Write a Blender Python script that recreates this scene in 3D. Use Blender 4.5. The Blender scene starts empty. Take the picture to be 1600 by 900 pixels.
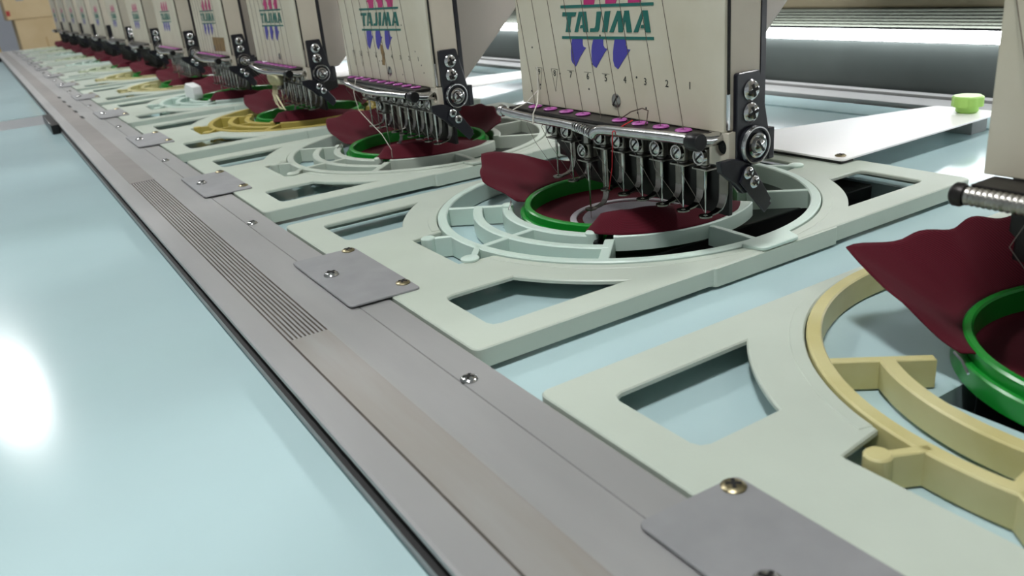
import bpy, bmesh, math, random
from mathutils import Matrix, Vector
from mathutils.geometry import tessellate_polygon

random.seed(7)
sc = bpy.context.scene
col = sc.collection
PI = math.pi
P = 0.36            # pitch between sewing heads (m)
TZ = -0.014         # table top height; z = 0 is the top face of the plastic frames
RY = 0.131          # depth of every hoop's centre
NH = 13             # heads in the row, 0 = nearest
FLOOR = -0.80

# ---------------------------------------------------------------- camera
cam_d = bpy.data.cameras.new('camera')
cam = bpy.data.objects.new('camera', cam_d)
col.objects.link(cam)
cam_d.sensor_width = 36.0
cam_d.lens = 1297.25 * 36.0 / 1600.0
cam_d.clip_start = 0.01
cam_d.clip_end = 60
RT = ((0.5323486617931851, -0.2650148972948793, 0.8039726403919398),
      (0.8419241031284364, 0.26463856210173947, -0.47024486814860494),
      (-0.08814026808661601, 0.9272181704758096, 0.3640024141143992))
M4 = Matrix(RT).to_4x4()
M4.translation = Vector((0.12906, -0.26163, 0.17798))
cam.matrix_world = M4
cam_d.dof.use_dof = True
cam_d.dof.focus_distance = 0.56
cam_d.dof.aperture_fstop = 15.0
sc.camera = cam

# ---------------------------------------------------------------- world, light level
w = bpy.data.worlds.new('hall_light')
sc.world = w
w.use_nodes = True
bg = w.node_tree.nodes['Background']
bg.inputs['Color'].default_value = (0.90, 0.97, 1.0, 1)
bg.inputs['Strength'].default_value = 0.38
sc.view_settings.view_transform = 'Standard'
sc.view_settings.look = 'None'
sc.view_settings.exposure = 0.0
sc.view_settings.gamma = 1.0
sc.view_settings.use_curve_mapping = False
LAMP_POWER = 118.0        # emission of the ceiling panels
TUBE_POWER = 15.0         # emission of the tube under the beam


# ---------------------------------------------------------------- materials
def lin(c):
    return tuple(((v / 255.0) / 12.92 if v / 255.0 <= 0.04045 else ((v / 255.0 + 0.055) / 1.055) ** 2.4) for v in c)


def mat(name, rgb, rough=0.5, metal=0.0, var=0.0, scale=40.0, rgb2=None, bump=0.0, bscale=300.0, coat=0.0, spec=0.5,
        stretch=None, trans=0.0):
    m = bpy.data.materials.new(name)
    m.use_nodes = True
    nt = m.node_tree
    b = nt.nodes['Principled BSDF']
    c = lin(rgb)
    b.inputs['Base Color'].default_value = (*c, 1)
    b.inputs['Roughness'].default_value = rough
    b.inputs['Metallic'].default_value = metal
    b.inputs['Specular IOR Level'].default_value = spec
    if coat:
        b.inputs['Coat Weight'].default_value = coat
        b.inputs['Coat Roughness'].default_value = 0.08
    tc = None
    if var or rgb2 or bump:
        tc = nt.nodes.new('ShaderNodeTexCoord')
        vec = tc.outputs['Object']
        if stretch:
            mp = nt.nodes.new('ShaderNodeMapping')
            mp.inputs['Scale'].default_value = stretch
            nt.links.new(vec, mp.inputs['Vector'])
            vec = mp.outputs['Vector']
    if var or rgb2:
        n = nt.nodes.new('ShaderNodeTexNoise')
        n.inputs['Scale'].default_value = scale
        n.inputs['Detail'].default_value = 6
        nt.links.new(vec, n.inputs['Vector'])
        r = nt.nodes.new('ShaderNodeValToRGB')
        r.color_ramp.elements[0].position = 0.3
        r.color_ramp.elements[1].position = 0.72
        if rgb2:
            c2 = lin(rgb2)
        else:
            c2 = tuple(x * (1 - var) for x in c)
        r.color_ramp.elements[0].color = (*c2, 1)
        r.color_ramp.elements[1].color = (*c, 1)
        nt.links.new(n.outputs['Fac'], r.inputs['Fac'])
        nt.links.new(r.outputs['Color'], b.inputs['Base Color'])
    if bump:
        n2 = nt.nodes.new('ShaderNodeTexNoise')
        n2.inputs['Scale'].default_value = bscale
        n2.inputs['Detail'].default_value = 3
        nt.links.new(vec, n2.inputs['Vector'])
        bp = nt.nodes.new('ShaderNodeBump')
        bp.inputs['Strength'].default_value = bump
        bp.inputs['Distance'].default_value = 0.001
        nt.links.new(n2.outputs['Fac'], bp.inputs['Height'])
        nt.links.new(bp.outputs['Normal'], b.inputs['Normal'])
    return m


def emit(name, rgb, strength):
    m = bpy.data.materials.new(name)
    m.use_nodes = True
    b = m.node_tree.nodes['Principled BSDF']
    b.inputs['Base Color'].default_value = (0.8, 0.8, 0.8, 1)
    b.inputs['Emission Color'].default_value = (*lin(rgb), 1)
    b.inputs['Emission Strength'].default_value = strength
    return m


def cloth_mat(name, rgb, rgb2):
    m = mat(name, rgb, rough=0.85, spec=0.15)
    nt = m.node_tree
    b = nt.nodes['Principled BSDF']
    b.inputs['Sheen Weight'].default_value = 0.04
    tc = nt.nodes.new('ShaderNodeTexCoord')
    mp = nt.nodes.new('ShaderNodeMapping')
    mp.inputs['Rotation'].default_value = (0.3, 0.2, 0.7)
    nt.links.new(tc.outputs['Object'], mp.inputs['Vector'])
    wv = nt.nodes.new('ShaderNodeTexWave')
    wv.inputs['Scale'].default_value = 560
    wv.inputs['Distortion'].default_value = 0.6
    nt.links.new(mp.outputs['Vector'], wv.inputs['Vector'])
    r = nt.nodes.new('ShaderNodeValToRGB')
    r.color_ramp.elements[0].color = (*lin(rgb2), 1)
    r.color_ramp.elements[1].color = (*lin(rgb), 1)
    nt.links.new(wv.outputs['Fac'], r.inputs['Fac'])
    nt.links.new(r.outputs['Color'], b.inputs['Base Color'])
    bp = nt.nodes.new('ShaderNodeBump')
    bp.inputs['Strength'].default_value = 0.25
    bp.inputs['Distance'].default_value = 0.0003
    nt.links.new(wv.outputs['Fac'], bp.inputs['Height'])
    nt.links.new(bp.outputs['Normal'], b.inputs['Normal'])
    return m


MT = {
    'frame': mat('pale_green_plastic', (190, 200, 187), 0.42, var=0.10, scale=14, bump=0.05, bscale=500),
    'ring_mint': mat('mint_plastic', (200, 219, 208), 0.38, var=0.06, scale=30),
    'ring_cream': mat('yellowed_plastic', (205, 199, 150), 0.42, rgb2=(186, 176, 116), scale=24),
    'ring_olive': mat('ochre_plastic', (186, 168, 84), 0.4, var=0.15, scale=24),
    'ring_pale': mat('pale_lime_plastic', (196, 206, 176), 0.42, var=0.08, scale=30),
    'green': mat('green_hoop_plastic', (16, 132, 40), 0.28, spec=0.6),
    'cloth': cloth_mat('maroon_twill', (90, 20, 34), (66, 12, 24)),
    'table': mat('pale_blue_laminate', (175, 200, 202), 0.15, var=0.05, scale=9, spec=0.22),
    'table_edge': mat('table_edge_dark', (40, 42, 42), 0.6),
    'seam': mat('grey_seam_strip', (128, 132, 134), 0.5, var=0.1),
    'alu': mat('satin_aluminium', (165, 165, 164), 0.5, metal=0.35, var=0.14, scale=26, stretch=(0.25, 1, 1), bump=0.04, bscale=700),
    'alu_plate': mat('aluminium_plate', (160, 161, 163), 0.5, metal=0.4, var=0.14, scale=50),
    'alu_groove': mat('groove_grime', (130, 124, 117), 0.6, var=0.3, scale=60),
    'residue': mat('brown_glue_residue', (148, 147, 144), 0.55, rgb2=(136, 130, 122), scale=14, stretch=(0.5, 5, 1)),
    'strip': mat('grey_tape_strip', (140, 136, 132), 0.55, var=0.12, scale=30),
    'chrome': mat('chrome', (205, 205, 205), 0.16, metal=1.0, var=0.15, scale=200),
    'steel': mat('worn_steel', (168, 166, 160), 0.32, metal=1.0, var=0.25, scale=150),
    'brass': mat('tarnished_screw', (160, 150, 120), 0.35, metal=1.0, var=0.35, scale=300),
    'foot': mat('dark_polished_steel', (146, 142, 136), 0.25, metal=1.0, var=0.3, scale=120),
    'slot': mat('dark_recess', (16, 16, 16), 0.7),
    'bezel': mat('black_lacquered_steel', (26, 27, 34), 0.3, spec=0.5, bump=0.05, bscale=400),
    'dark_metal': mat('dark_oily_metal', (52, 50, 48), 0.38, metal=0.7, var=0.3, scale=120),
    'black': mat('black_metal', (13, 13, 14), 0.34, spec=0.4),
    'bed': mat('black_machine_bed', (11, 12, 12), 0.2, spec=0.5),
    'panel': mat('cream_painted_panel', (204, 198, 180), 0.42, rgb2=(190, 182, 160), scale=22, bump=0.03, bscale=600),
    'side': mat('beige_painted_metal', (196, 188, 172), 0.45, var=0.08, scale=40),
    'arm': mat('grey_beige_enamel', (176, 168, 158), 0.3, var=0.05, bump=0.12, bscale=420),
    'logo_green': mat('green_print', (10, 96, 86), 0.5),
    'logo_blue': mat('violet_print', (64, 58, 152), 0.5),
    'logo_pink': mat('magenta_print', (176, 34, 104), 0.5),
    'ink': mat('black_print', (38, 38, 36), 0.6),
    'rust': mat('brown_stain', (138, 112, 70), 0.7, var=0.3, scale=150),
    'purple': mat('purple_ceramic_eyelet', (160, 70, 150), 0.35),
    'thread_dark': mat('brown_grey_thread', (88, 74, 64), 0.8),
    'thread_light': mat('pale_thread', (206, 202, 190), 0.8),
    'thread_grey': mat('grey_thread', (128, 122, 116), 0.8),
    'thread_red': mat('red_thread', (196, 36, 44), 0.7),
    'stitch_white': mat('white_satin_stitch', (206, 200, 206), 0.6, var=0.25, scale=500, stretch=(1, 6, 1), bump=0.4, bscale=900),
    'stitch_grey': mat('grey_satin_stitch', (150, 146, 154), 0.55, var=0.25, scale=600, stretch=(1, 8, 1), bump=0.4, bscale=900),
    'white': mat('white_enamel_plate', (244, 243, 242), 0.3),
    'lime': mat('lime_plastic_knob', (168, 214, 108), 0.4),
    'beam': mat('beige_enamel_beam', (160, 150, 126), 0.4, var=0.06),
    'rib': mat('grey_green_ribs', (112, 116, 106), 0.4),
    'beam_dark': mat('dark_grey_skirt', (72, 78, 76), 0.45, var=0.15, scale=20),
    'card': mat('brown_cardboard', (202, 182, 144), 0.8, rgb2=(190, 168, 128), scale=6),
    'tape': mat('packing_tape', (176, 148, 104), 0.35),
    'label_grey': mat('grey_sticker', (150, 150, 156), 0.6),
    'red_ink': mat('red_ink', (168, 60, 54), 0.6),
    'wall': mat('pale_blue_grey_wall', (196, 202, 212), 0.8, var=0.05, scale=3),
    'ceil': mat('white_ceiling', (222, 222, 220), 0.9),
    'floor': mat('grey_concrete_floor', (120, 120, 118), 0.6, var=0.2, scale=4),
    'paper': mat('white_paper', (226, 228, 226), 0.8),
    'tuft': mat('cream_thread_tuft', (222, 218, 178), 0.9, var=0.2, scale=300, bump=0.6, bscale=500),
    'tan': mat('tan_cloth', (186, 164, 108), 0.9, var=0.3, scale=60),
    'bin': mat('navy_plastic', (40, 46, 58), 0.5),
    'lamp': emit('lamp_diffuser', (255, 255, 255), LAMP_POWER),
    'tube': emit('tube_glow', (248, 252, 255), TUBE_POWER),
}


# ---------------------------------------------------------------- mesh helpers
class MB:
    """collects geometry; build() links it as one mesh object, mesh() returns shared data"""

    def __init__(s):
        s.v, s.f, s.m = [], [], []

    def add(s, verts, faces, m=0):
        o = len(s.v)
        s.v += [tuple(v) for v in verts]
        for f in faces:
            s.f.append(tuple(i + o for i in f))
            s.m.append(m)
        return s

    def box(s, x0, x1, y0, y1, z0, z1, m=0):
        v = [(x, y, z) for x in (x0, x1) for y in (y0, y1) for z in (z0, z1)]
        return s.add(v, [(0, 1, 3, 2), (4, 6, 7, 5), (0, 4, 5, 1), (2, 3, 7, 6), (0, 2, 6, 4), (1, 5, 7, 3)], m)

    def prism(s, poly, axis, a0, a1, holes=(), m=0, cham=0.0):
        """poly in the two other axes (cyclic order xy / xz / yz); extruded a0..a1 (a1 gets the chamfer)"""
        def P3(p, a):
            return {'z': (p[0], p[1], a), 'y': (p[0], a, p[1]), 'x': (a, p[0], p[1])}[axis]
        loops = [list(poly)] + [list(h) for h in holes]
        area = lambda l: sum(l[i][0] * l[(i + 1) % len(l)][1] - l[(i + 1) % len(l)][0] * l[i][1] for i in range(len(l)))
        loops = [l if (area(l) > 0) == (k == 0) else l[::-1] for k, l in enumerate(loops)]

        def inset(l, d):
            n = len(l); out = []
            for i in range(n):
                a, b, c = Vector(l[i - 1]), Vector(l[i]), Vector(l[(i + 1) % n])
                e1 = (b - a); e2 = (c - b)
                e1 = e1.normalized() if e1.length > 1e-9 else e2.normalized()
                e2 = e2.normalized() if e2.length > 1e-9 else e1
                n1 = Vector((-e1.y, e1.x)); n2 = Vector((-e2.y, e2.x))
                nn = n1 + n2
                nn = nn / max(nn.length_squared, 0.3) * 2 if nn.length > 1e-6 else n1
                out.append((b.x + nn.x * d, b.y + nn.y * d))
            return out
        top = [inset(l, cham) for l in loops] if cham else loops
        sgn = 1 if a1 > a0 else -1
        base = len(s.v)
        n = sum(len(l) for l in loops)
        levels = [(loops, a0)] + ([(loops, a1 - sgn * cham)] if cham else []) + [(top, a1)]
        verts = []
        for L, a in levels:
            for l in L:
                verts += [P3(p, a) for p in l]
        faces = []
        for lv in range(len(levels) - 1):
            o = lv * n; k0 = 0
            for l in loops:
                k = len(l)
                for i in range(k):
                    j = (i + 1) % k
                    faces.append((o + k0 + i, o + k0 + j, o + n + k0 + j, o + n + k0 + i))
                k0 += k
        for L, o in ((loops, 0), (top, (len(levels) - 1) * n)):
            if holes:
                t = tessellate_polygon([[Vector((p[0], p[1], 0)) for p in l] for l in L])
                faces += [tuple(o + i for i in q) for q in t]
            else:
                faces.append(tuple(range(o, o + n)))
        return s.add(verts, faces, m)

    def lathe(s, prof, c=(0, 0, 0), axis='z', seg=20, m=0, a0=0.0, a1=2 * PI):
        full = abs(a1 - a0 - 2 * PI) < 1e-6
        n = seg if full else seg + 1
        vs = []
        for i in range(n):
            a = a0 + (a1 - a0) * i / seg
            ca, sa = math.cos(a), math.sin(a)
            for r, h in prof:
                p = {'z': (r * ca, r * sa, h), 'y': (r * ca, h, r * sa), 'x': (h, r * ca, r * sa)}[axis]
                vs.append((p[0] + c[0], p[1] + c[1], p[2] + c[2]))
        k = len(prof); fs = []
        for i in range(seg):
            j = (i + 1) % n
            for t in range(k - 1):
                fs.append((i * k + t, j * k + t, j * k + t + 1, i * k + t + 1))
        s.add(vs, fs, m)
        return s

    def arc(s, r0, r1, z0, z1, a0, a1, c=(0, RY), seg=24, ch=0.0008, m=0):
        """curved wall with capped ends; angles in degrees"""
        full = a1 - a0 > 359.9
        prof = [(r0, z0), (r1, z0), (r1, z1 - ch), (r1 - ch, z1), (r0 + ch, z1), (r0, z1 - ch)]
        n = seg if full else seg + 1
        vs = []
        for i in range(n):
            a = math.radians(a0 + (a1 - a0) * i / seg)
            vs += [(c[0] + r * math.cos(a), c[1] + r * math.sin(a), z) for r, z in prof]
        k = 6; fs = []
        for i in range(seg):
            j = (i + 1) % n
            for t in range(k):
                u = (t + 1) % k
                fs.append((i * k + t, j * k + t, j * k + u, i * k + u))
        if not full:
            fs.append(tuple(range(k))); fs.append(tuple(range((n - 1) * k, n * k))[::-1])
        return s.add(vs, fs, m)

    def tube(s, path, r, seg=8, m=0, cap=True):
        pts = [Vector(p) for p in path]
        rs = r if isinstance(r, (list, tuple)) else [r] * len(pts)
        vs = []; prev = None
        for i, p in enumerate(pts):
            d = (pts[min(i + 1, len(pts) - 1)] - pts[max(i - 1, 0)]).normalized()
            if prev is None:
                u = d.cross(Vector((0, 0, 1)))
                if u.length < 0.05:
                    u = d.cross(Vector((0, 1, 0)))
                u.normalize()
            else:
                u = (prev - d * prev.dot(d)).normalized()
            prev = u
            v = d.cross(u)
            for q in range(seg):
                a = 2 * PI * q / seg
                vs.append(p + (u * math.cos(a) + v * math.sin(a)) * rs[i])
        fs = []
        for i in range(len(pts) - 1):
            for q in range(seg):
                t = (q + 1) % seg
                fs.append((i * seg + q, i * seg + t, (i + 1) * seg + t, (i + 1) * seg + q))
        if cap:
            fs.append(tuple(range(seg))[::-1]); fs.append(tuple(range((len(pts) - 1) * seg, len(pts) * seg)))
        return s.add(vs, fs, m)

    def grid(s, rows, m=0):
        k = len(rows[0]); vs = [p for r in rows for p in r]; fs = []
        for i in range(len(rows) - 1):
            for j in range(k - 1):
                fs.append((i * k + j, i * k + j + 1, (i + 1) * k + j + 1, (i + 1) * k + j))
        return s.add(vs, fs, m)

    def mesh(s, name, mats, bevel=0.0, angle=35, seg=2):
        me = bpy.data.meshes.new(name)
        me.from_pydata(s.v, [], s.f)
        for i, mi in enumerate(s.m):
            me.polygons[i].material_index = mi
        bm = bmesh.new(); bm.from_mesh(me)
        bmesh.ops.remove_doubles(bm, verts=bm.verts, dist=1e-7)
        bmesh.ops.recalc_face_normals(bm, faces=bm.faces)
        if bevel:
            es = [e for e in bm.edges if len(e.link_faces) == 2 and e.calc_face_angle(0) > math.radians(40)]
            bmesh.ops.bevel(bm, geom=es, offset=bevel, segments=seg, profile=0.5, affect='EDGES', clamp_overlap=True)
            for f in bm.faces:          # the flat sides keep their own normal, only the narrow rounded edges are smooth
                f.smooth = f.calc_area() / max(e.calc_length() for e in f.edges) < bevel * 1.25
        flags = [f.smooth for f in bm.faces] if bevel else [True] * len(bm.faces)
        bm.to_mesh(me); bm.free()
        for mm in (mats if isinstance(mats, (list, tuple)) else [mats]):
            me.materials.append(MT[mm])
        me.set_sharp_from_angle(angle=math.radians(angle))
        me.polygons.foreach_set('use_smooth', flags)
        return me

    def build(s, name, mats, parent=None, bevel=0.0, angle=35, seg=2):
        return place(name, s.mesh(name, mats, bevel, angle, seg), parent)


def place(name, me, parent=None, loc=None):
    o = bpy.data.objects.new(name, me)
    col.objects.link(o)
    o.parent = parent
    if loc:
        o.location = loc
    return o


def thing(name, label, cat, loc=(0, 0, 0), group=None):
    o = bpy.data.objects.new(name, None)
    o.empty_display_size = 0.02
    col.objects.link(o)
    o.location = loc
    return tag(o, label, cat, group)


def tag(o, label, cat, group=None):
    o['label'] = label
    o['category'] = cat
    if group:
        o['group'] = group
    return o


def structure(o):
    o['kind'] = 'structure'
    return o


def screw_mesh(name, r, h, axis='z', mats=('chrome', 'slot'), cross=True, ang=0.5):
    """domed screw head at the origin pointing along +axis with a recessed cross or slot"""
    b = MB()
    sg = -1 if axis == '-y' else 1
    ax = axis[-1]
    b.lathe([(r * 0.98, 0), (r, sg * h * 0.3), (r * 0.82, sg * h * 0.72), (r * 0.5, sg * h * 0.95), (0.00001, sg * h)], axis=ax, seg=18)
    L, W = r * 0.6, r * 0.15
    for q in ((0, 1) if cross else (0,)):
        a = ang + q * PI / 2
        ca, sa = math.cos(a), math.sin(a)
        L2 = L if cross else r * 0.9
        pl = [(x * ca - y * sa, x * sa + y * ca) for x, y in ((-L2, -W), (L2, -W), (L2, W), (-L2, W))]
        h1 = sg * h * 1.03 if cross else sg * h * 1.02
        b.prism(pl, ax, sg * h * 0.55, h1, m=1)
    return b.mesh(name, list(mats))


ORD = ['nearest', 'second nearest', 'third nearest', 'fourth nearest', 'fifth nearest', 'sixth nearest', 'seventh nearest',
       'eighth nearest', 'ninth nearest', 'tenth nearest', 'eleventh nearest', 'twelfth nearest', 'farthest']

# ================================================================ SETTING
X0, X1 = -4.53, 0.75
structure(MB().box(-9, 3.5, -4, 8, FLOOR - 0.05, FLOOR).build('floor', 'floor'))
structure(MB().box(-9.1, -9, -4, 8, FLOOR, 2.0).build('wall_left', 'wall'))
structure(MB().box(-9.1, 3.5, 8, 8.1, FLOOR, 2.0).build('wall_back', 'wall'))
structure(MB().box(-9.1, 3.5, -4, 8.1, 2.0, 2.1).build('ceiling', 'ceil'))

lamp_body = MB().box(-0.21, 0.21, -0.14, 0.14, -0.03, 0.0).mesh('lamp_body', 'white', bevel=0.004)
lamp_face = MB().box(-0.18, 0.18, -0.11, 0.11, -0.034, -0.0301).mesh('diffuser', 'lamp')
for i, (lx, ly) in enumerate([(x, y) for x in (-5.33, -2.2, 0.2) for y in (-0.6, 2.0, 5.7)]):
    t = thing('ceiling_lamp', 'white ceiling light panel %s, %s' % (('above the cardboard boxes', 'above the middle of the machine', 'above the near end of the machine')[i // 3], ('over the front table', 'just behind the machine beam', 'deep in the hall')[i % 3]),
              'lamp', (lx, ly, 2.0), 'ceiling light panels')
    place('lamp_body', lamp_body, t)
    place('diffuser', lamp_face, t)

# ---------------------------------------------------------------- table
table = thing('machine_table', 'pale blue laminate table running under the whole embroidery machine', 'table')
holes = []
for k in range(NH):
    cx = -k * P
    holes.append([(cx - 0.05, 0.05), (cx + 0.128, 0.05), (cx + 0.128, 0.325), (cx - 0.05, 0.325)])
MB().prism([(X0, -0.1775), (X1, -0.1775), (X1, 0.546), (X0, 0.546)], 'z', TZ - 0.018, TZ, holes=holes).build('table_top', 'table', table)
MB().box(-1.56, X1, -0.95, -0.178, TZ - 0.018, TZ).build('front_board', 'table', table, bevel=0.0008)
MB().box(-3.9, -1.712, -0.95, -0.178, TZ - 0.018, TZ).build('front_board', 'table', table, bevel=0.0008)
s = MB().box(-1.7115, -1.5605, -0.95, -0.178, TZ - 0.018, TZ - 0.0008).build('joint_strip', 'seam', table)
MB().box(X0, X1, 0.551, 0.600, TZ - 0.018, TZ + 0.001).build('rear_board', 'table', table, bevel=0.0008)
MB().box(X0, X1, -0.93, 0.59, TZ - 0.06, TZ - 0.0185).build('under_frame', 'table_edge', table)
for lx in (-4.4, -2.9, -1.4, 0.6):
    for ly in (-0.1, 0.5):
        MB().box(lx - 0.03, lx + 0.03, ly - 0.03, ly + 0.03, FLOOR, TZ - 0.06).build('table_leg', 'beam', table, bevel=0.003)

# ---------------------------------------------------------------- front rail (extruded section with real grooves)
rail = thing('border_rail', 'long grooved grey aluminium rail along the front of the frames', 'rail')
prof = [(-0.0930, TZ), (-0.0930, -0.0012), (-0.1112, -0.0012), (-0.1115, -0.0018), (-0.1121, -0.0018), (-0.1124, -0.0010),
        (-0.1245, -0.0010), (-0.1250, -0.0002), (-0.1378, -0.0002)]
gy = -0.1384
for i in range(10):
    a = gy - i * 0.0024
    prof += [(a, -0.0002), (a - 0.0002, -0.0014), (a - 0.0010, -0.0014), (a - 0.0012, -0.0002)]
prof += [(-0.1625, -0.0002), (-0.1755, -0.0002), (-0.1768, -0.0010), (-0.1768, -0.0034), (-0.1735, -0.0042), (-0.1735, -0.0085), (-0.1776, -0.0100), (-0.1776, TZ)]
b = MB()
nprof = len(prof)
b.add([(X0, y, z) for y, z in prof] + [(X1, y, z) for y, z in prof],
      [(i, (i + 1) % nprof, nprof + (i + 1) % nprof, nprof + i) for i in range(nprof)])
for i in range(nprof):
    y0, z0 = prof[i]; y1, z1 = prof[(i + 1) % nprof]
    deep = (-0.1625 < y0 < -0.138 and min(z0, z1) < -0.001)
    slot = (-0.1740 < y0 < -0.1730 and y1 < -0.173) and z1 < -0.004
    if deep: b.m[i] = 1
    if slot or (abs(y0 + 0.1768) < 1e-4 and z1 < -0.004): b.m[i] = 2
b.build('rail_body', ['alu', 'alu_groove', 'slot'], rail, angle=20)
MB().box(-4.5, -0.80, -0.1622, -0.1378, -0.00021, 0.0001).build('cover_strip', 'strip', rail)
MB().box(-0.285, X1, -0.1600, -0.1385, -0.00021, 0.00005).build('glue_residue', 'residue', rail)
for i in range(5):
    x = -1.855 + i * 0.1025
    MB().prism([(x - 0.026, -0.1362 - 0.004), (x + 0.010, -0.1362 - 0.004), (x + 0.016, -0.1362 + 0.0005), (x - 0.02, -0.1362 + 0.0005)],
               'z', 0.0001, 0.0004).build('dark_patch', 'slot', rail)
js = screw_mesh('joint_screw', 0.0044, 0.0022, ang=0.9)
for k in range(-1, NH):
    place('joint_screw', js, rail, (-0.182 - k * P, -0.1075, -0.0012))
b = MB().box(-1.575, -1.40, -0.190, -0.1777, TZ, 0.0005)
b.build('clip_block', 'black', rail, bevel=0.0012)
MB().box(-3.99, -3.91, -0.192, -0.1777, TZ, 0.0005).build('clip_block', 'black', rail, bevel=0.0012)

# ================================================================ FRAMES (pale green plastic carriers)
FX0, FX1, FY0, FY1 = -0.149, 0.1555, -0.091, 0.334
HR = 0.1446


def rounded(poly, r, seg=5):
    out = []
    n = len(poly)
    for i in range(n):
        a, bb, c = Vector(poly[i - 1]), Vector(poly[i]), Vector(poly[(i + 1) % n])
        d1 = (a - bb).normalized(); d2 = (c - bb).normalized()
        p0 = bb + d1 * r; p1 = bb + d2 * r
        for q in range(seg + 1):
            t = q / seg
            out.append(tuple(p0 * (1 - t) ** 2 + bb * 2 * t * (1 - t) + p1 * t * t))
    return out


def corner_hole(sx, sy):
    """window in one corner of the frame: three straight sides and one following the ring"""
    xa, xb = (0.0795, 0.1340) if sx > 0 else (-0.0712, -0.1248)
    yo = -0.0682 if sy < 0 else 0.3085
    R = 0.171 if sy < 0 else 0.162
    y_of = lambda x: RY + sy * math.sqrt(R * R - x * x)
    pts = [(xa, yo), (xb, yo), (xb, y_of(xb))]
    pts += [(xb + (xa - xb) * i / 10, y_of(xb + (xa - xb) * i / 10)) for i in range(1, 10)]
    pts += [(xa, y_of(xa))]
    # soften only the two outer corners
    rr = 0.005
    sxx = 1 if xb > xa else -1
    return [(xa, yo - sy * rr), (xa + sxx * rr * 0.3, yo - sy * rr * 0.3), (xa + sxx * rr, yo),
            (xb - sxx * rr, yo), (xb - sxx * rr * 0.3, yo - sy * rr * 0.3), (xb, yo - sy * rr)] + pts[2:]


def ring_hole():
    pts = []
    for i in range(96):
        a = -PI + 2 * PI * i / 96
        d = math.degrees(a)
        x, y = HR * math.cos(a), RY + HR * math.sin(a)
        if -103.5 < d < -76.5:
            y = -0.0335
            x = 0.0345 * (-1 if d < -90 else 1) if abs(d + 90) > 10.5 else x * 1.05
        if 76.5 < d < 103.5:
            y = 0.2955
            x = 0.0345 * (1 if d < 90 else -1) if abs(d - 90) > 10.5 else x * 1.05
        pts.append((x, y))
    # drop doubled points from the notch corners
    out = [pts[0]]
    for p in pts[1:]:
        if (Vector(p) - Vector(out[-1])).length > 1e-5:
            out.append(p)
    return out


# outer outline with the slight swelling beside the ring
outl = rounded([(FX0, FY0), (FX1, FY0), (FX1, FY1), (FX0, FY1)], 0.006)
frame_me = MB().prism(outl, 'z', -0.0026, 0.0, holes=[ring_hole()] + [corner_hole(a, c) for a in (-1, 1) for c in (-1, 1)], cham=0.0007).mesh('carrier_plate', 'frame', angle=30)
swell_me = MB().prism(rounded([(FX1 - 0.004, RY - 0.062), (FX1 + 0.0014, RY - 0.058), (FX1 + 0.0014, RY + 0.050), (FX1 - 0.004, RY + 0.054)], 0.0008), 'z', -0.0120, -0.0006).mesh('side_rib', 'frame')
inner = rounded([(FX0 + 0.004, FY0 + 0.004), (FX1 - 0.004, FY0 + 0.004), (FX1 - 0.004, FY1 - 0.004), (FX0 + 0.004, FY1 - 0.004)], 0.004)
skirt_me = MB().prism(outl, 'z', -0.0026, -0.0108, holes=[inner]).mesh('outer_skirt', 'frame', angle=30)
seat_walls = [MB().arc(0.1448, 0.1475, -0.0108, -0.0027, a0_, a1_, seg=20, ch=0.0002).mesh('seat_wall', 'frame')
              for a0_, a1_ in ((-72, -8), (8, 72), (108, 160), (-160, -108))]
lips = [MB().arc(0.1450, 0.1515, -0.0005, 0.00035, a0_, a1_, seg=40, ch=0.0003).mesh('ring_seat', 'frame')
        for a0_, a1_ in ((-74, 74), (106, 158), (-158, -106))]
plate_me = MB().prism(rounded([(-0.0505, -0.1172), (0.0555, -0.1172), (0.0575, -0.0725), (-0.0490, -0.0725)], 0.0035), 'z', 0.0001, 0.0013, cham=0.0003).mesh('mounting_plate', 'alu_plate')
plate_screw = screw_mesh('plate_screw', 0.0050, 0.0026, ang=0.35)
plate_screw_b = screw_mesh('plate_screw_b', 0.0046, 0.0016, mats=('brass', 'slot'), ang=0.9)
frames = []
for k in range(NH):
    lab = 'pale green plastic hoop carrier with an aluminium fixing plate, %s one along the rail' % ORD[k]
    t = thing('hoop_carrier', lab, 'frame', (-k * P, 0, 0), 'plastic hoop carriers')
    place('carrier_plate', frame_me, t)
    place('outer_skirt', skirt_me, t); [place('seat_wall', q_, t) for q_ in seat_walls]
    place('side_rib', swell_me, t)
    [place('ring_seat', q_, t) for q_ in lips]
    pl = place('mounting_plate', plate_me, t)
    if k < 10:
        place('screw', plate_screw, pl, (-0.0045, -0.106, 0.0013))
        place('screw', plate_screw_b, pl, (-0.0475 + 0.003, -0.0785, 0.0013))
        place('screw', plate_screw_b, pl, (0.0430, -0.0775, 0.0013))

# ---------------------------------------------------------------- adapter rings
ZB, ZT = -0.0128, 0.0016


def spoke(a, r0, r1, wdt, z0=ZB, z1=ZT - 0.0006):
    b = MB()
    a = math.radians(a); ca, sa = math.cos(a), math.sin(a)
    pl = [(r * ca - u * sa, RY + r * sa + u * ca) for r, u in ((r0, -wdt), (r1, -wdt), (r1, wdt), (r0, wdt))]
    return b.prism(pl, 'z', z0, z1, cham=0.0005)


def lug(a, r, rad):
    b = MB()
    a = math.radians(a); x, y = r * math.cos(a), RY + r * math.sin(a)
    b.lathe([(0.00001, -0.011), (rad, -0.011), (rad, ZT - 0.0002), (rad * 0.85, ZT + 0.0006), (0.00001, ZT + 0.0006)], (x, y, 0), seg=16)
    return b


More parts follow.
